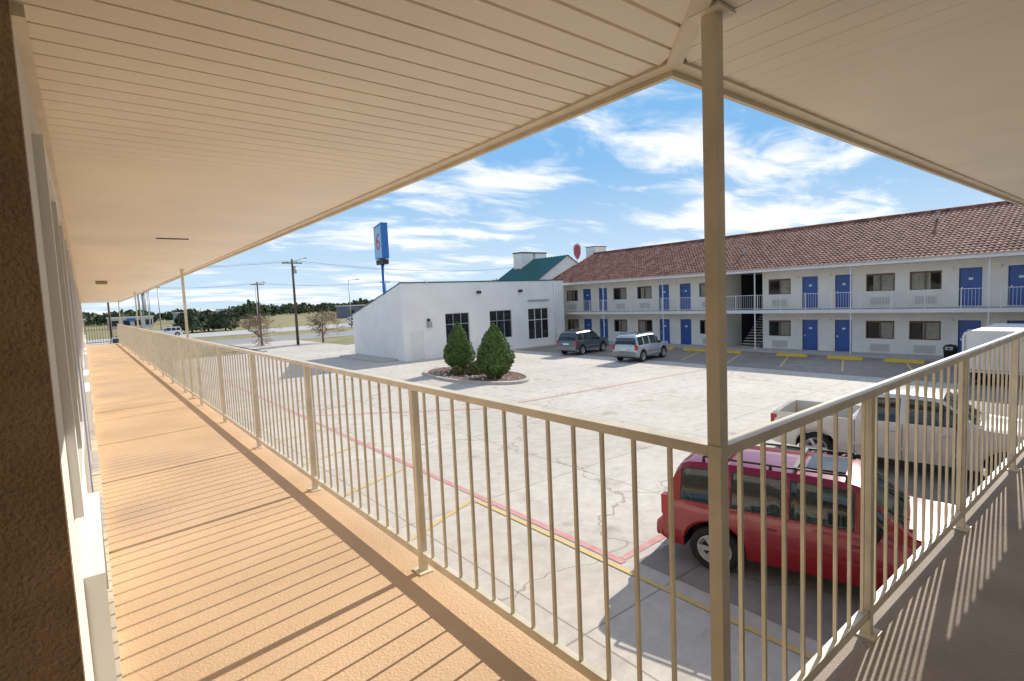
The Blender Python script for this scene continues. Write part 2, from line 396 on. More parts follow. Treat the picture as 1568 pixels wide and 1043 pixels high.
for y in (24.2,21.5,19.0,14.9,12.0,9.2,6.4,3.5):
    b=MB(); b.add([(33.2,y-.9,.009),(33.5,y-.9,.009),(33.44,y-.86,.17),(33.26,y-.86,.17),(33.2,y+.9,.009),(33.5,y+.9,.009),(33.44,y+.86,.17),(33.26,y+.86,.17)],[(0,1,2,3),(7,6,5,4),(0,3,7,4),(1,5,6,2),(3,2,6,7)],yellow_m); b.obj('wheel_stop')
b=MB(); b.lathe([(0,.24),(.75,.29),(.76,.31),(.82,.31),(.95,.22),(1.0,.001)],(33.9,7.4,.0),(0,0,1),trimk_m,20); b.box(33.6,33.7,7.25,7.55,.72,.88,steel_m); b.obj('trash_bin')
# ------------------------------------------------------------------ white office
O=empty('office_building')
YB=35.4;X0=18.0;X1=34.2;ZT=5.67
wn=[(21.6,23.8,1.0,3.3),(25.8,28.1,1.0,3.3),(29.9,32.3,.6,3.3)]
b=MB(); wall(b,'Y',YB,YB+.25,X0,X1,0,ZT,wn+[(18.65,19.55,0,2.1)],whitew_m)
yb2=44.6;zb2=3.45
b.add([(X0,YB+.25,0),(X0,yb2,0),(X0,yb2,zb2),(X0,YB+.25,ZT-.1)],[(0,1,2,3)],whitew_m)
b.add([(X1,YB+.25,0),(X1,yb2,0),(X1,yb2,zb2),(X1,YB+.25,ZT-.1)],[(0,1,2,3)],whitew_m)
b.add([(X0,YB+.25,ZT-.1),(X1,YB+.25,ZT-.1),(X1,yb2,zb2),(X0,yb2,zb2)],[(0,1,2,3)],green_m)
b.add([(X0,yb2,0),(X1,yb2,0),(X1,yb2,zb2),(X0,yb2,zb2)],[(0,1,2,3)],whitew_m)
b.box(X0+.2,X1-.2,YB+1.2,YB+1.3,0,ZT-.5,dark_m)
b.obj('walls',O)
b=MB(); b.box(X0-.05,X1+.05,YB-.04,YB+.3,ZT,ZT+.09,green_m)
b.beam((X0-.02,YB+.3,ZT-.04),(X0-.02,yb2,zb2+.04),.1,.06,green_m); b.obj('parapet_cap',O)
b=MB()
for x0,x1,z0,z1 in wn:
    b.box(x0,x1,YB+.14,YB+.15,z0,z1,oglass_m)
    m=steel_m if x0<29 else white_m
    nx=3
    for i in range(nx+1):
        xx=x0+(x1-x0-.05)*i/nx; b.box(xx,xx+.05,YB+.08,YB+.13,z0,z1,m)
    for z in (z0,z0+(z1-z0)*.62,z1-.05): b.box(x0,x1,YB+.085,YB+.125,z,z+.05,m)
    b.box(x0-.03,x1+.03,YB-.03,YB+.1,z0-.06,z0-.001,whitew_m)
for i in range(8): b.box(30.0+i*.13,30.09+i*.13,YB+.2,YB+.22,.7,3.2,curtain_m)
b.obj('windows',O)
b=MB(); b.box(18.65,19.55,YB+.06,YB+.12,0,2.1,white_m); b.box(18.55,18.649,YB-.02,YB+.1,0,2.2,white_m); b.box(19.551,19.65,YB-.02,YB+.1,0,2.2,white_m)
b.box(19.35,19.4,YB+.03,YB+.06,1,1.1,chrome_m); b.obj('door',O)
b=MB()
b.box(19.95,20.3,YB-.2,YB-.002,2.35,2.8,steel_m); b.box(20.0,20.2,YB-.12,YB-.002,2.82,3.0,dark_m)
for x in (24.6,28.9): b.box(x,x+.35,YB-.18,YB-.002,4.75,4.95,trimk_m)
b.tube((20.0,YB-.3,ZT-.1),(20.0,YB-.1,ZT+.15),.04,.04,steel_m); b.box(29.9,32.3,YB-.12,YB-.002,3.95,4.05,steel_m)
b.tube((33.0,YB-.08,0),(33.0,YB-.08,ZT-.2),.05,.05,white_m,8)
b.box(X0-1.6,X0-.02,36.5,44,-.02,.12,kerb_m)
b.obj('wall_fixtures',O)
H=empty('gabled_hall')
gx0,gx1,gxm,gy0,gy1=34.3,42.3,38.3,38.9,46.0; ge,gr=5.9,8.25
b=MB(); b.add([(gx0,gy0,0),(gx1,gy0,0),(gx1,gy0,ge),(gxm,gy0,gr),(gx0,gy0,ge)],[(0,1,2,3,4)],whitew_m); b.add([(gx0,gy0,0),(gx0,gy1,0),(gx0,gy1,ge),(gx0,gy0,ge)],[(0,1,2,3)],whitew_m); b.obj('walls',H)
b=MB()
b.add([(gx0-.3,gy0-.15,ge-.1),(gx0-.3,gy1,ge-.1),(gxm,gy1,gr+.08),(gxm,gy0-.15,gr+.08)],[(0,1,2,3)],green_m)
b.add([(gx1+.3,gy0-.15,ge-.1),(gx1+.3,gy1,ge-.1),(gxm,gy1,gr+.08),(gxm,gy0-.15,gr+.08)],[(0,1,2,3)],green_m)
for i in range(16):
    y=gy0+i*.46; b.beam((gx0-.3,y,ge-.08),(gxm,y,gr+.1),.04,.06,green_m)
b.obj('roof',H)
b=MB()
for x,y in ((36.6,44.0),(38.5,44.0)):
    b.box(x,x+1.6,y,y+1.4,6.3,8.95,whitew_m); b.box(x-.06,x+1.66,y-.06,y+1.46,8.95,9.08,frame_m)
b.box(43.2,44.9,39.6,41,6.9,9.35,whitew_m); b.box(43.15,44.95,39.55,41.05,9.35,9.42,frame_m)
b.obj('chimneys',H)
# ------------------------------------------------------------------ signs
P=empty('motel_sign')
sx0,sy0=30.55,64.7
sb=mat('sign_blue',(.02,.15,.50),.35); sc_=mat('sign_cyan',(.28,.55,.80),.35); sr=mat('sign_red',(.6,.04,.03),.4)
b=MB(); b.tube((sx0,sy0,0),(sx0,sy0,9.3),.22,.2,sb); b.obj('pole',P)
b=MB()
vs=[(sx0-.45,sy0-1.1,10),(sx0+.45,sy0-1.1,10),(sx0+.45,sy0+1.1,10),(sx0-.45,sy0+1.1,10),(sx0-.45,sy0-1.1,14.5),(sx0+.45,sy0-1.1,14.5),(sx0+.45,sy0+1.1,14.1),(sx0-.45,sy0+1.1,14.1)]
b.add(vs,[(0,3,2,1),(4,5,6,7),(0,1,5,4),(1,2,6,5),(2,3,7,6),(3,0,4,7)],sb); b.box(sx0-.4,sx0+.4,sy0-1.0,sy0+1.0,9.3,9.9,trimk_m)
b.add([(sx0-.456,sy0-.95,10.15),(sx0-.456,sy0-.95,14.2),(sx0-.456,sy0+.95,13.9),(sx0-.456,sy0+.95,10.15)],[(0,1,2,3)],sc_)
b.obj('panel',P)
b=MB()
def ring2(cy,cz,ro,ri,a0,a1,n,m,x):
    vs=[];fs=[]
    for i in range(n+1):
        t=math.radians(a0+(a1-a0)*i/n)
        for r in (ro,ri): vs.append((x,sy0-(cy+r*math.cos(t)),cz+r*1.15*math.sin(t)))
    for i in range(n): fs.append((2*i,2*i+2,2*i+3,2*i+1))
    b.add(vs,fs,m)
ring2(0,11.75,.55,.27,0,360,24,sr,sx0-.462); ring2(.45,12.1,1.0,.70,180,95,12,sr,sx0-.462)
b.obj('numeral',P)
par=empty('shield_sign'); px,py=54.,52.9
b=MB(); b.tube((px,py,0),(px,py,9.3),.12,.1,white_m); b.obj('pole',par)
b=MB(); sh=[(-.5,0),(-.52,.9),(-.35,1.3),(0,1.45),(.35,1.3),(.52,.9),(.5,0),(.28,-.6),(0,-.9),(-.28,-.6)]
d=Vector((.784,-.62,0)); nrm=Vector((.62,.784,0))
for k,(s,off,m) in enumerate(((1,0,white_m),(.84,-.16,mat('sign_maroon',(.42,.06,.10),.4)))):
    f=[Vector((px,py,10.0))+d*a*s+Vector((0,0,c*s))+nrm*off for a,c in sh]; bk=[v+nrm*.12 for v in f]; n=len(f)
    b.add(f+bk,[tuple(range(n)),tuple(range(2*n-1,n-1,-1))]+[(i,(i+1)%n,n+(i+1)%n,n+i) for i in range(n)],m)
b.obj('panel',par)
# ------------------------------------------------------------------ vegetation
leaf_m=mat('cypress_foliage',(.12,.20,.035),.7,.5,4.,col2=(.045,.09,.014))
def leafcloud(shape,n,size,m):
    vs=[]
    for i in range(n):
        p,nr=shape()
        a=Vector((random.gauss(0,1),random.gauss(0,1),random.gauss(0,1)+.6)).normalized()
        u=(nr.cross(a)); u=u.normalized() if u.length>1e-3 else Vector((1,0,0)); v=a
        s=size*random.uniform(.5,1.3)
        vs+=[p-u*s*.5,p+u*s*.5,p+u*s*.3+v*s*1.3,p-u*s*.3+v*s*1.3]
    b=MB(); b.add(vs,[(4*i,4*i+1,4*i+2,4*i+3) for i in range(n)],m)
    return b
def cyp(x,y,h,r):
    par=empty('cypress_shrub',(x,y,0)); sd=random.uniform(0,50)
    def rad(t):
        if t>=1: return 0
        return r*min(1.,(t/.25))**.5*(1-max(0,(t-.22)/.78)**1.6)**.85 if t>0 else 0
    def shape():
        while True:
            t=random.random(); R=rad(t)
            if random.random()*r*1.1<R+.04: break
        a=random.uniform(0,2*math.pi); 
        nz=noise.noise(Vector((math.cos(a)*1.8+sd,math.sin(a)*1.8,t*7)))
        rr=R*(1+.22*nz)*(1-.3*random.random()**2.5)
        return Vector((rr*math.cos(a),rr*math.sin(a),.10+t*h)),Vector((math.cos(a),math.sin(a),.3))
    b=leafcloud(shape,9000,.065,leaf_m); b.obj('foliage',par)
    b=MB(); b.tube((0,0,.1),(0,0,h*.7),.06,.03,bark_m)
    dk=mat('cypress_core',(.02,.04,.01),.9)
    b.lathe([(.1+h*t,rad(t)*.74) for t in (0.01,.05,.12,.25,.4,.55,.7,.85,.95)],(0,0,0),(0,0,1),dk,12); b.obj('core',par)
cyp(17.3,27.0,2.85,.90); cyp(16.9,22.9,2.85,1.02)
b=MB(); n=40; vs=[];cx,cy=16.9,25.0
for k,(rr,z) in enumerate(((1.,.0),(1.,.13),(.93,.14),(.92,.10))):
    for i in range(n):
        t=2*math.pi*i/n; vs.append((cx+2.0*rr*math.cos(t),cy+4.4*rr*math.sin(t),z))
fs=[(k*n+i,k*n+(i+1)%n,(k+1)*n+(i+1)%n,(k+1)*n+i) for k in range(3) for i in range(n)]
b.add(vs,fs,kerb_m); b.add(vs[3*n:],[tuple(range(n))],mulch_m); b.obj('planting_island')
bush_m=mat('low_shrub_foliage',(.16,.14,.05),.8,.5,6.,col2=(.07,.10,.03))
for x,y,r in ((17.0,25.0,.6),(16.2,25.6,.4)):
    def sh():
        a=random.uniform(0,2*math.pi);t=random.random(); return Vector((x+r*math.cos(a)*math.sqrt(1-t*t)*random.uniform(.6,1),y+r*math.sin(a)*math.sqrt(1-t*t)*random.uniform(.6,1),.12+r*t)),Vector((math.cos(a),math.sin(a),t))
    leafcloud(sh,1200,.08,bush_m).obj('low_shrub')
b=MB()
for i in range(90): 
    a=random.uniform(0,6.28);q=random.uniform(.3,.88); b.ell((cx+2*q*math.cos(a),cy+4.4*q*math.sin(a),.12),(random.uniform(.04,.13),random.uniform(.04,.13),.07),kerb_m,6)
b.obj('rocks')
def bare(x,y,h,seed):
    r=random.Random(seed); b=MB()
    def br(p,d,l,R,lv):
        q=p+d*l; b.tube(p,q,R,R*.7,bark_m,6 if lv<2 else 3,False)
        if lv>=6: return
        n=3 if lv<5 else 5
        for i in range(n):
            ax=Vector((r.gauss(0,1),r.gauss(0,1),r.gauss(0,.5))).normalized()
            nd=(d*.62+ax*.85+Vector((0,0,.10))).normalized(); br(p+d*l*r.uniform(.65,1),nd,l*r.uniform(.72,.92),max(R*.6,.010),lv+1)
    br(Vector((0,0,0)),Vector((r.gauss(0,.04),r.gauss(0,.04),1)).normalized(),h*.25,.15,0)
    o=b.obj('bare_tree'); o.location=(x,y,-.06)
bare(16.2,68.,5.6,3); bare(22.2,64.5,5.7,5)
tl_m=mat('tree_line_foliage',(.08,.11,.045),.9,.5,.3,col2=(.04,.06,.028))
def mass(name,items,m=tl_m,n=1600,size=.5):
    B=MB()
    for (x,y,rx,ry,h) in items:
        sd=random.uniform(0,99)
        def sh():
            a=random.uniform(0,2*math.pi);t=random.random(); q=math.sqrt(max(0,1-(t*1.0)**2.2))*(1+.3*noise.noise(Vector((math.cos(a)*2+sd,math.sin(a)*2,t*4))))*random.uniform(.7,1)
            return Vector((x+rx*math.cos(a)*q,y+ry*math.sin(a)*q,.15*h+.85*h*t*random.uniform(.85,1))),Vector((math.cos(a),math.sin(a),.5))
        q=leafcloud(sh,n,size,m); B.add(q.v,q.f,m); B.tube((x,y,-.05),(x,y,h*.5),.2,.12,bark_m,6)
    return B.obj(name)
mass('oak_trees',[(17.5,130,3.0,3,4.6),(21,133,3.0,3,4.2),(24,131,2.6,3,4.0)])
its=[]
for i in range(70): its.append((random.uniform(-60,420),random.uniform(260,520),random.uniform(6,14),5,random.uniform(4,7.0)))
mass('distant_tree_line',its,n=260,size=1.6)
# ------------------------------------------------------------------ poles & wires
def upole(x,y,h,arm=True):
    b=MB(); b.tube((x,y,-.05),(x,y,h),.17,.11,pole_m)
    b.box(x-1.1,x+1.1,y-.06,y+.06,h-.5,h-.38,pole_m)
    for q in (-1,-.5,.5,1): b.tube((x+q,y,h-.38),(x+q,y,h-.2),.04,.03,steel_m,6)
    if arm: b.tube((x,y,h-.3),(x+1.2,y-.6,h+.1),.035,.03,steel_m,6); b.ell((x+1.35,y-.7,h+.08),(.25,.15,.08),steel_m,8); b.tube((x+.25,y,h-1.6),(x+.25,y,h-.8),.2,.2,steel_m,8)
    return b.obj('utility_pole')
upole(19.1,64.0,9.8)
far=[(-18,100,9),(3,101,9),(24,101,9),(48,101,9),(76,101,9)]
for x,y,h in far: upole(x,y,h,False)
b=MB()
def wire(a,c,sag=.6):
    a=Vector(a);c=Vector(c);p=a
    for i in range(1,13):
        t=i/12; q=a.lerp(c,t)-Vector((0,0,sag*4*t*(1-t))); b.tube(p,q,.008,.008,trimk_m,4,False); p=q
for q in (-1,.5,1):
    for i in range(len(far)-1): wire((far[i][0]+q,far[i][1],far[i][2]-.2),(far[i+1][0]+q,far[i+1][1],far[i+1][2]-.2))
    wire((19.1+q,64,9.6),(-22+q,66,9.6),1.); wire((19.1+q,64,9.6),(60+q,70,9.6),1.)
b.obj('power_lines')
for i,(x,y,h) in enumerate(((6.5,95,9),(9.5,120,9),(30,128,10),(13,140,11),(40,100,9))):
    b=MB(); b.tube((x,y,0),(x,y,h),.12,.07,steel_m,8); b.beam((x,y,h),(x+1.6,y-.4,h+.2),.07,.07,steel_m); b.box(x+1.3,x+2,y-.5,y-.2,h+.1,h+.25,steel_m); b.obj('street_lamp')
b=MB(); tx,ty=38,520
b.tube((tx,ty,0),(tx,ty,22),1.1,1.,steel_m); b.ell((tx,ty,25),(6,6,4),mat('tower_paint',(.45,.48,.52),.6))
for a in range(5): b.tube((tx+4*math.cos(a*1.257),ty+4*math.sin(a*1.257),0),(tx+4*math.cos(a*1.257),ty+4*math.sin(a*1.257),24),.3,.3,steel_m,6)
b.obj('water_tower')
cols=[(.30,.33,.38),(.6,.58,.54),(.16,.19,.25),(.45,.36,.3),(.35,.36,.38),(.7,.7,.68)]
for i,(x,y,w,d,h,c) in enumerate([(70,178,12,10,4.0,2),(84,172,20,14,4.6,0),(80,150,9,7,3.2,5),(-14,190,14,12,3.4,3),(6,215,12,10,3.4,1),(30,260,16,12,4.2,4),(110,190,30,14,5,1),(-45,210,26,12,4.6,5),(50,280,14,12,5.0,5)]):
    m=mat('commercial_wall_%d'%c,cols[c],.8); e=empty('commercial_building'); b=MB(); b.box(x,x+w,y,y+d,-.05,h,m); b.box(x-.3,x+w+.3,y-.3,y+d+.3,h,h+.3,white_m); b.obj('walls',e)
    b=MB(); k=int(w/3)
    for j in range(k): b.box(x+.8+j*3,x+2.6+j*3,y-.06,y-.01,.8,2.6,dark_m)
    b.box(x+w*.4,x+w*.6,y-.5,y-.31,h-1.1,h-.3,[sr,sb,yellow_m][i%3]); b.obj('windows',e)
# ------------------------------------------------------------------ vehicles
import bmesh
def car(name,paint,loc,rot,scale=(1,1,1),kind='suv',clad=None):
    if kind=='suv':
        Lc=4.45;hw=.90;belt=1.06;xw=(.86,3.50);R=.36
        prof=[(.03,.42),(0,.52),(.0,.64),(.05,.70),(.09,.74),(.10,.92),(.13,1.08),(.16,1.14),(.27,1.56),(.33,1.66),(.44,1.71),(.95,1.745),(2.0,1.75),(2.48,1.73),(2.60,1.69),(3.06,1.22),(3.14,1.16),(3.6,1.115),(4.05,1.07),(4.24,1.02),(4.36,.92),(4.42,.70),(4.41,.42)]
        ws=(2.60,3.06);rw=(.16,.27);side=[(.36,.98),(1.07,1.72),(1.81,2.55),(2.60,2.88)];roofz=1.75;seams=(1.02,1.765,2.72,);bed=None
    else:
        Lc=5.8;hw=.98;belt=1.22;xw=(1.15,4.72);R=.39
        prof=[(.03,.5),(0,.56),(0,.70),(.06,.73),(.09,.76),(.10,1.15),(.14,1.22),(.2,1.23),(1.9,1.23),(1.98,1.24),(2.00,1.29),(2.12,1.74),(2.22,1.84),(2.45,1.88),(3.0,1.90),(3.45,1.87),(3.6,1.83),(4.2,1.33),(4.3,1.27),(4.9,1.22),(5.4,1.14),(5.66,1.02),(5.76,.8),(5.77,.5)]
        ws=(3.6,4.2);rw=(2.00,2.12);side=[(2.24,2.85),(2.97,3.58),(3.60,3.95)];roofz=1.90;seams=(1.97,2.90,3.85);bed=(.2,1.9)
    base=.30 if kind=='suv' else .36
    st=[]
    xs=set(round(v,3) for s in side for v in s)
    for w in xw:
        for i in range(13): xs.add(round(w-(R+.075)*math.cos(math.pi*i/12),3))
        xs.add(round(w-(R+.078),3)); xs.add(round(w+(R+.078),3))
    for v in np.arange(.6,Lc-.5,.22): xs.add(round(float(v),3))
    for i in range(len(prof)-1):
        a,c=prof[i],prof[i+1]; st.append(a)
        if c[0]-a[0]>.02:
            for v in sorted(xs):
                if a[0]+.004<v<c[0]-.004: t=(v-a[0])/(c[0]-a[0]); st.append((v,a[1]+t*(c[1]-a[1])))
    st.append(prof[-1])
    def wid(x):
        f=max(0,(x-(Lc-.75))/.75); r=max(0,(.35-x)/.35); return hw*(1-.13*f**2.2-.05*r**2)
    def zbot(x):
        z=base
        for w in xw:
            d=abs(x-w)
            if d<R+.0755: z=max(z,R+math.sqrt(max(0,(R+.075)**2-d*d)))
        if x<.25: z=max(z,base+.1*(1-x/.25))
        if x>Lc-.3: z=max(z,base+.06*(x-Lc+.3)/.3)
        return z
    def flare(x):
        return max([0]+[.024*max(0,1-max(0,abs(x-w)-R-.06)/.10) for w in xw])
    def ring(x,top):
        w=wid(x);zb=min(zbot(x),top-.02);b_=min(belt,top-.015); g=max(0.,(top-b_)); fl=flare(x)
        q=g/(roofz-belt); tm=.17*min(1,q)
        return [(0,zb),(w*.86,zb),(w*.955+fl,zb+.012),(w*.985+fl,zb+.18*(b_-zb)),(w+fl*.3,zb+.5*(b_-zb)),(w*.995,zb+.8*(b_-zb)),(w*.975,b_),(w*.962,b_+.035*min(1,q*3)),(w*.962-tm*.86,b_+g*.86),(w*.95-tm-.035*min(1,q*2)-.012,top-.012),(w*.55,top+.008),(0,top+.016)]
    rings=[ring(*s) for s in st]; nr=12
    V=[];F=[];MI=[]
    for (x,_),r in zip(st,rings):
        for y,z in r: V.append((x,y,z))
        for y,z in r[1:-1]: V.append((x,-y,z))
    per=nr+nr-2
    def idx(k,j,s):
        if s==0 or j in(0,nr-1): return k*per+j
        return k*per+nr+j-1
    PAINT,GL,TR,CL=0,1,2,3
    for k in range(len(st)-1):
        xm=(st[k][0]+st[k+1][0])/2; zm=(st[k][1]+st[k+1][1])/2
        for j in range(nr-1):
            for s in(0,1):
                f=[idx(k,j,s),idx(k+1,j,s),idx(k+1,j+1,s),idx(k,j+1,s)]
                if s: f=f[::-1]
                m=PAINT
                if j<2: m=TR
                elif j==2: m=CL
                if j==7 and any(a<xm<c for a,c in side): m=GL
                if j>=9 and (ws[0]<xm<ws[1] or rw[0]<xm<rw[1]): m=GL
                if (xm<.06 or xm>Lc-.04) and zm<.7: m=CL
                F.append(f);MI.append(m)
    for k,rev in ((0,False),(len(st)-1,True)):
        f=[idx(k,j,0) for j in range(nr)]+[idx(k,j,1) for j in range(nr-2,0,-1)]
        F.append(f if rev else f[::-1]);MI.append(CL)
    me=bpy.data.meshes.new('body'); me.from_pydata(V,[],F)
    cm=clad or paint
    for m in (paint,cglass_m,trimk_m,cm): me.materials.append(m)
    me.polygons.foreach_set('material_index',MI)
    bm=bmesh.new(); bm.from_mesh(me); bmesh.ops.recalc_face_normals(bm,faces=bm.faces)
    gl=[f for f in bm.faces if f.material_index==1]
    if gl:
        bmesh.ops.inset_region(bm,faces=gl,thickness=.022,depth=-.006,use_even_offset=True)
        sg=set(gl)
        for f in bm.faces:
            if f.material_index==1 and f not in sg: f.material_index=2
    if bed:
        bf=[f for f in bm.faces if f.material_index==0 and bed[0]<f.calc_center_median().x<bed[1] and f.calc_center_median().z>1.2 and abs(f.calc_center_median().y)<hw*.93 and f.normal.z>.7]
        bmesh.ops.inset_region(bm,faces=bf,thickness=.05); 
        bmesh.ops.inset_region(bm,faces=bf,thickness=.004,depth=0)
        vv={v for f in bf for v in f.verts}
        for v in vv: v.co.z-=.5
        for f in bf: f.material_index=2
    for f in bm.faces: f.smooth=True
    bm.to_mesh(me); bm.free()
    me.set_sharp_from_angle(angle=math.radians(32))
    par=empty(name,loc); par.rotation_euler=(0,0,rot); par.scale=scale
    o=bpy.data.objects.new('body',me); S.collection.objects.link(o); o.parent=par
    def topat(x):
        for i in range(len(prof)-1):
            if prof[i][0]<=x<=prof[i+1][0] and prof[i+1][0]>prof[i][0]: return prof[i][1]+(x-prof[i][0])/(prof[i+1][0]-prof[i][0])*(prof[i+1][1]-prof[i][1])
        return 1.
    b=MB()
    for x in seams:
        for s in (1,-1):
            r0=ring(x,topat(x)); js=range(2,7)
            vs=[];fs=[]
            for j in js: 
                y,z=r0[j]; vs+=[(x-.006,s*(y+.003),z),(x+.006,s*(y+.003),z)]
            for i in range(len(list(js))-1): fs.append((2*i,2*i+1,2*i+3,2*i+2))
            b.add(vs,fs,trimk_m)
    for s in (1,-1):
        for x in seams[1:]: b.ell((x-.17,s*(hw+.005),belt-.17),(.085,.025,.018),chrome_m if kind!='suv' else paint,10)
        r0=ring(2.2,topat(2.2)); y=r0[4][0]
        b.box(xw[0]+R+.15,xw[1]-R-.15,s*y-.012,s*y+.012,.62,.68,cm)
    b.box(ws[1]+.03,ws[1]+.07,-hw*.75,hw*.75,topat(ws[1]+.05)+.004,topat(ws[1]+.05)+.022,trimk_m)
    for s in (1,-1): b.beam((ws[1]+.03,s*.45,topat(ws[1])+.03),(ws[1]-.22,s*.45-.35,topat(ws[1]-.22)+.03),.02,.015,trimk_m)
    b.obj('door_details',par)
    b=MB()
    for s in (1,-1):
        y=wid(.12)
        z0,z1=(.80,1.13) if kind=='suv' else (.82,1.16)
        b.box(.085,.24,min(s*(y-.16),s*(y+.006)),max(s*(y-.16),s*(y+.006)),z0,z1,lampr_m)
        b.ell((Lc-.25,s*(wid(Lc-.25)-.2),.86 if kind=='suv' else .95),(.22,.2,.10),lampc_m)
    b.obj('lamps',par,.01)
    b=MB(); g0,g1=(.68,.90) if kind=='suv' else (.66,.98)
    b.box(Lc-.08,Lc+.005,-.42,.42,g0,g1,trimk_m)
    for i in range(4): b.box(Lc+.005,Lc+.012,-.40,.40,g0+.02+i*(g1-g0)/4,g0+.035+i*(g1-g0)/4,chrome_m)
    b.box(.0,.085,-.26,.26,.8,.92,white_m) if kind=='suv' else b.box(-.012,.03,-.26,.26,.62,.72,white_m)
    if kind!='suv': b.box(-.06,.05,-hw*.9,hw*.9,.5,.68,chrome_m)
    b.obj('grille_and_plate',par,.006)
    b=MB()
    for s in (1,-1):
        b.ell((ws[1]-.30,s*(hw+.11),belt+.08),(.06,.12,.085),trimk_m); b.tube((ws[1]-.28,s*(hw-.03),belt+.03),(ws[1]-.28,s*(hw+.08),belt+.06),.025,.025,trimk_m,6)
    b.obj('mirrors',par)
    if kind=='suv':
        b=MB()
        for s in (1,-1):
            b.tube((.65,s*.60,1.80),(2.45,s*.60,1.80),.018,.018,trimk_m,8)
            for x in (.65,1.55,2.45): b.tube((x,s*.60,1.71),(x,s*.60,1.80),.025,.018,trimk_m,8)
        for x in (.95,1.85): b.beam((x,-.6,1.81),(x,.6,1.81),.05,.02,trimk_m)
        b.box(1.95,2.42,-.36,.36,1.766,1.775,cglass_m)
        b.obj('roof_rack',par)
    b=MB()
    seat_m=mat('seat_fabric',(.22,.20,.17),.9)
    for x in ((1.5,2.2) if kind=='suv' else (2.6,3.25)):
        for s in (-.4,.4): b.box(x,x+.14,s-.24,s+.24,.7,belt+.22,seat_m); b.box(x+.02,x+.12,s-.12,s+.12,belt+.23,belt+.40,seat_m)
    b.obj('seats',par,.03)
    b=MB()
    for x in xw:
        for s in (1,-1):
            c=(x,s*(hw-.10),R)
            b.lathe([(-.10*s,R*.62),(-.11*s,R*.9),(-.08*s,R*.985),(0,R),(.08*s,R*.985),(.105*s,R*.92),(.11*s,R*.80),(.095*s,R*.67)],c,(0,1,0),tire_m)
            b.lathe([(.095*s,R*.67),(.10*s,R*.64),(.06*s,R*.60),(.04*s,R*.5)],c,(0,1,0),alloy_m)
            b.lathe([(.035*s,R*.6),(.03*s,.001)],c,(0,1,0),trimk_m)
            b.lathe([(.06*s,R*.17),(.085*s,R*.15),(.09*s,.001)],c,(0,1,0),alloy_m)
            for i in range(6):
                a=i*math.pi/3; p0=Vector(c)+Vector((math.cos(a)*R*.1,.075*s,math.sin(a)*R*.1)); p1=Vector(c)+Vector((math.cos(a)*R*.63,.082*s,math.sin(a)*R*.63))
                b.beam(p0,p1,.075,.03,alloy_m,(0,1,0))
    b.obj('wheels',par)
    b=MB(); b.box(.3,Lc-.3,-hw*.55,hw*.55,base-.02,base+.25,trimk_m); b.obj('underbody',par)
    return par
red=mat('red_car_paint',(.30,.004,.014),.28,.04,2.,metal=.1,coat=1.)
tan=mat('champagne_car_paint',(.80,.75,.64),.3,.03,2.,metal=.0,coat=1.)
silver=mat('silver_car_paint',(.50,.56,.62),.3,.03,2.,metal=.2,coat=1.)
slate=mat('slate_car_paint',(.07,.10,.12),.3,.03,2.,metal=.3,coat=1.)
clad=mat('grey_cladding',(.25,.25,.25),.5)
car('red_suv',red,(7.75,5.45,0),math.radians(-90+15),(1.06,.96,.93))
car('pickup_truck',tan,(14.2,6.7,0),math.radians(-90+9),(.96,.94,.94),'pickup')
car('parked_suv',silver,(25.7,21.5,0),math.radians(8),(.97,)*3,clad=clad)
car('parked_suv',slate,(26.6,27.5,0),math.radians(8),(.97,)*3,clad=clad)
for x,y,r,c in ((2,78,0,'white'),(-6,110,0,'dark'),(44,112,0,'white'),(14,116,180,'white')):
    m={'white':mat('white_car_paint',(.75,.75,.74),.3,coat=1.),'dark':slate}[c]
    car('passing_car',m,(x,y,0),math.radians(r))
T=empty('cargo_trailer',(27.4,3.1,0)); b=MB(); pr=[]
for (y,z) in [(0,.55),(0,1.95),(.06,2.10),(.2,2.17),(2.3,2.17),(2.44,2.10),(2.5,1.95),(2.5,.55)]: pr.append((y,z))
n=len(pr); vs=[(0,y,z) for y,z in pr]+[(4.4,y,z) for y,z in pr]
b.add(vs,[tuple(range(n)),tuple(range(2*n-1,n-1,-1))]+[(i,(i+1)%n,n+(i+1)%n,n+i) for i in range(n)],white_m); b.obj('box_body',T,.02)
b=MB()
for y in (.1,2.4):
    for x in (1.7,2.6): b.lathe([(-.1,.2),(-.1,.33),(.1,.33),(.1,.2),(.08,.001)],(x,y,.34),(0,1,0),tire_m,20)
b.beam((4.4,.5,.5),(5.8,1.25,.5),.1,.1,trimk_m); b.beam((4.4,2.0,.5),(5.8,1.25,.5),.1,.1,trimk_m); b.box(-.02,-.003,.15,2.35,.6,.66,steel_m); b.box(-.02,-.003,1.24,1.26,.7,2.05,steel_m)
for q in (.06,2.4): b.box(-.025,-.003,q,q+.05,.7,2.0,steel_m)
b.obj('running_gear',T)
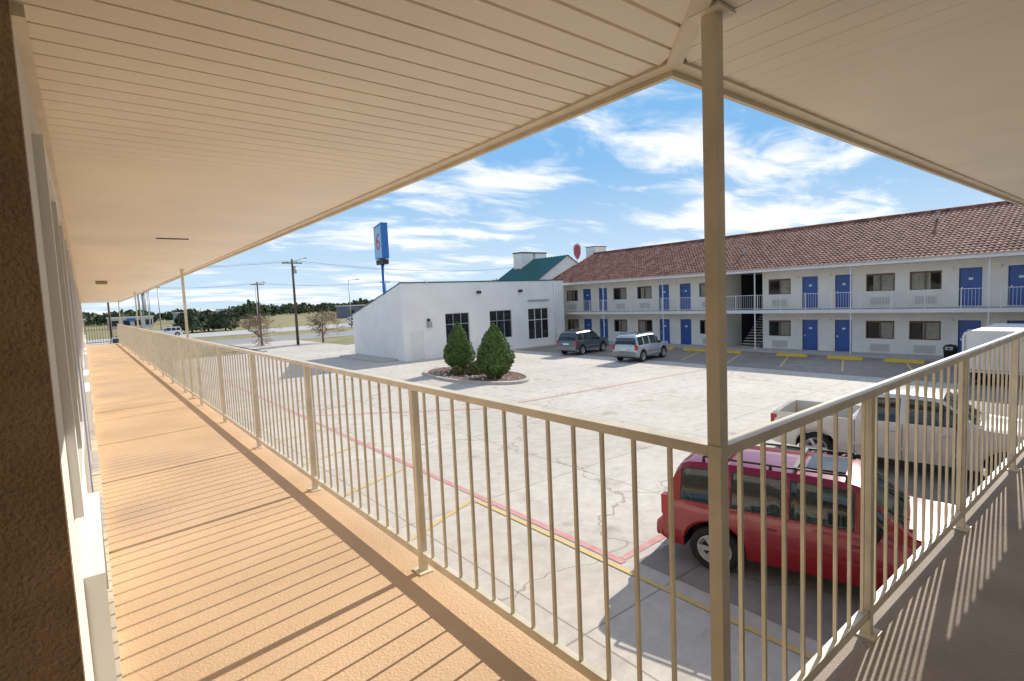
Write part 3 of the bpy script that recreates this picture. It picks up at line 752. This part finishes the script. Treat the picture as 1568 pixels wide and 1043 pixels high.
# ------------------------------------------------------------------ world
w=bpy.data.worlds.new("World"); S.world=w; w.use_nodes=True; nt=w.node_tree;N=nt.nodes;L=nt.links
bg=N['Background']; bg.inputs[1].default_value=.15
sky=N.new('ShaderNodeTexSky'); sky.sky_type='NISHITA'; sky.sun_disc=False
EL=math.radians(32); AZ=math.radians(9)   # AZ: from +X toward +Y
sky.sun_elevation=EL; sky.sun_rotation=math.radians(90)-AZ; sky.air_density=1.; sky.dust_density=.4; sky.ozone_density=2.
def mth(op,a,bv=None,c=None):
    n=N.new('ShaderNodeMath'); n.operation=op
    for i,v in enumerate((a,bv,c)):
        if v is None: continue
        if isinstance(v,(int,float)): n.inputs[i].default_value=v
        else: L.new(v,n.inputs[i])
    return n.outputs[0]
tc=N.new('ShaderNodeTexCoord'); sep=N.new('ShaderNodeSeparateXYZ'); L.new(tc.outputs['Generated'],sep.inputs[0])
zm=mth('MAXIMUM',mth('ADD',sep.outputs[2],.12),.05)
cb=N.new('ShaderNodeCombineXYZ');L.new(mth('DIVIDE',sep.outputs[0],zm),cb.inputs[0]);L.new(mth('DIVIDE',sep.outputs[1],zm),cb.inputs[1])
mp=N.new('ShaderNodeMapping');mp.inputs['Rotation'].default_value=(0,0,math.radians(38));mp.inputs['Scale'].default_value=(.7,1.25,1);mp.inputs['Location'].default_value=(1.3,.4,0);L.new(cb.outputs[0],mp.inputs[0])
def nz(sc,det,ro,dist):
    n1=N.new('ShaderNodeTexNoise');n1.inputs['Scale'].default_value=sc;n1.inputs['Detail'].default_value=det;n1.inputs['Roughness'].default_value=ro;n1.inputs['Distortion'].default_value=dist;L.new(mp.outputs[0],n1.inputs['Vector']);return n1.outputs['Fac']
cl=mth('ADD',mth('MULTIPLY',nz(.8,2,.5,.2),.55),mth('MULTIPLY',nz(2.6,8,.60,.5),.45))
cr=N.new('ShaderNodeMapRange');cr.interpolation_type='SMOOTHSTEP';cr.inputs[1].default_value=.465;cr.inputs[2].default_value=.60;L.new(cl,cr.inputs[0])
tint=N.new('ShaderNodeMix');tint.data_type='RGBA';tint.blend_type='MULTIPLY';tint.inputs[0].default_value=1;tint.inputs[7].default_value=(.78,1.05,1.25,1);L.new(sky.outputs[0],tint.inputs[6])
cap=N.new('ShaderNodeMix');cap.data_type='RGBA';cap.blend_type='DARKEN';cap.inputs[0].default_value=1;cap.inputs[7].default_value=(1.6,3.5,5.9,1);L.new(tint.outputs[2],cap.inputs[6])
hz=N.new('ShaderNodeMapRange');hz.inputs[1].default_value=0.;hz.inputs[2].default_value=.28;hz.inputs[3].default_value=.8;hz.inputs[4].default_value=0.;hz.interpolation_type='SMOOTHSTEP';L.new(sep.outputs[2],hz.inputs[0])
hm=N.new('ShaderNodeMix');hm.data_type='RGBA';hm.inputs[7].default_value=(4.9,5.9,6.7,1);L.new(hz.outputs[0],hm.inputs[0]);L.new(cap.outputs[2],hm.inputs[6])
mx=N.new('ShaderNodeMix');mx.data_type='RGBA';mx.inputs[7].default_value=(7.2,7.3,7.5,1)
L.new(mth('MULTIPLY',cr.outputs[0],.95),mx.inputs[0]);L.new(hm.outputs[2],mx.inputs[6]);L.new(mx.outputs[2],bg.inputs[0])
sun=bpy.data.lights.new('sun','SUN'); sun.energy=5.;sun.angle=math.radians(.5);sun.color=(1.,.94,.84)
so=bpy.data.objects.new('sun',sun);S.collection.objects.link(so)
dirv=Vector((math.cos(EL)*math.cos(AZ),math.cos(EL)*math.sin(AZ),math.sin(EL))); so.rotation_euler=dirv.to_track_quat('Z','Y').to_euler()
# ------------------------------------------------------------------ camera
yw,pt,rl=[math.radians(a) for a in (38.342,4.501,2.522)]
F=Vector((math.sin(yw)*math.cos(pt),math.cos(yw)*math.cos(pt),-math.sin(pt))); R=Vector((math.cos(yw),-math.sin(yw),0)); U=R.cross(F)
R2=R*math.cos(rl)-U*math.sin(rl); U2=U*math.cos(rl)+R*math.sin(rl)
cd=bpy.data.cameras.new('camera'); cd.sensor_width=36; cd.lens=36*823.4/1568; cd.clip_end=5000; cd.clip_start=.02
co=bpy.data.objects.new('camera',cd); S.collection.objects.link(co)
co.matrix_world=Matrix(((R2.x,U2.x,-F.x,0),(R2.y,U2.y,-F.y,0),(R2.z,U2.z,-F.z,EYE),(0,0,0,1)))
S.camera=co
S.view_settings.view_transform='Standard'; S.view_settings.look='None'; S.view_settings.exposure=0
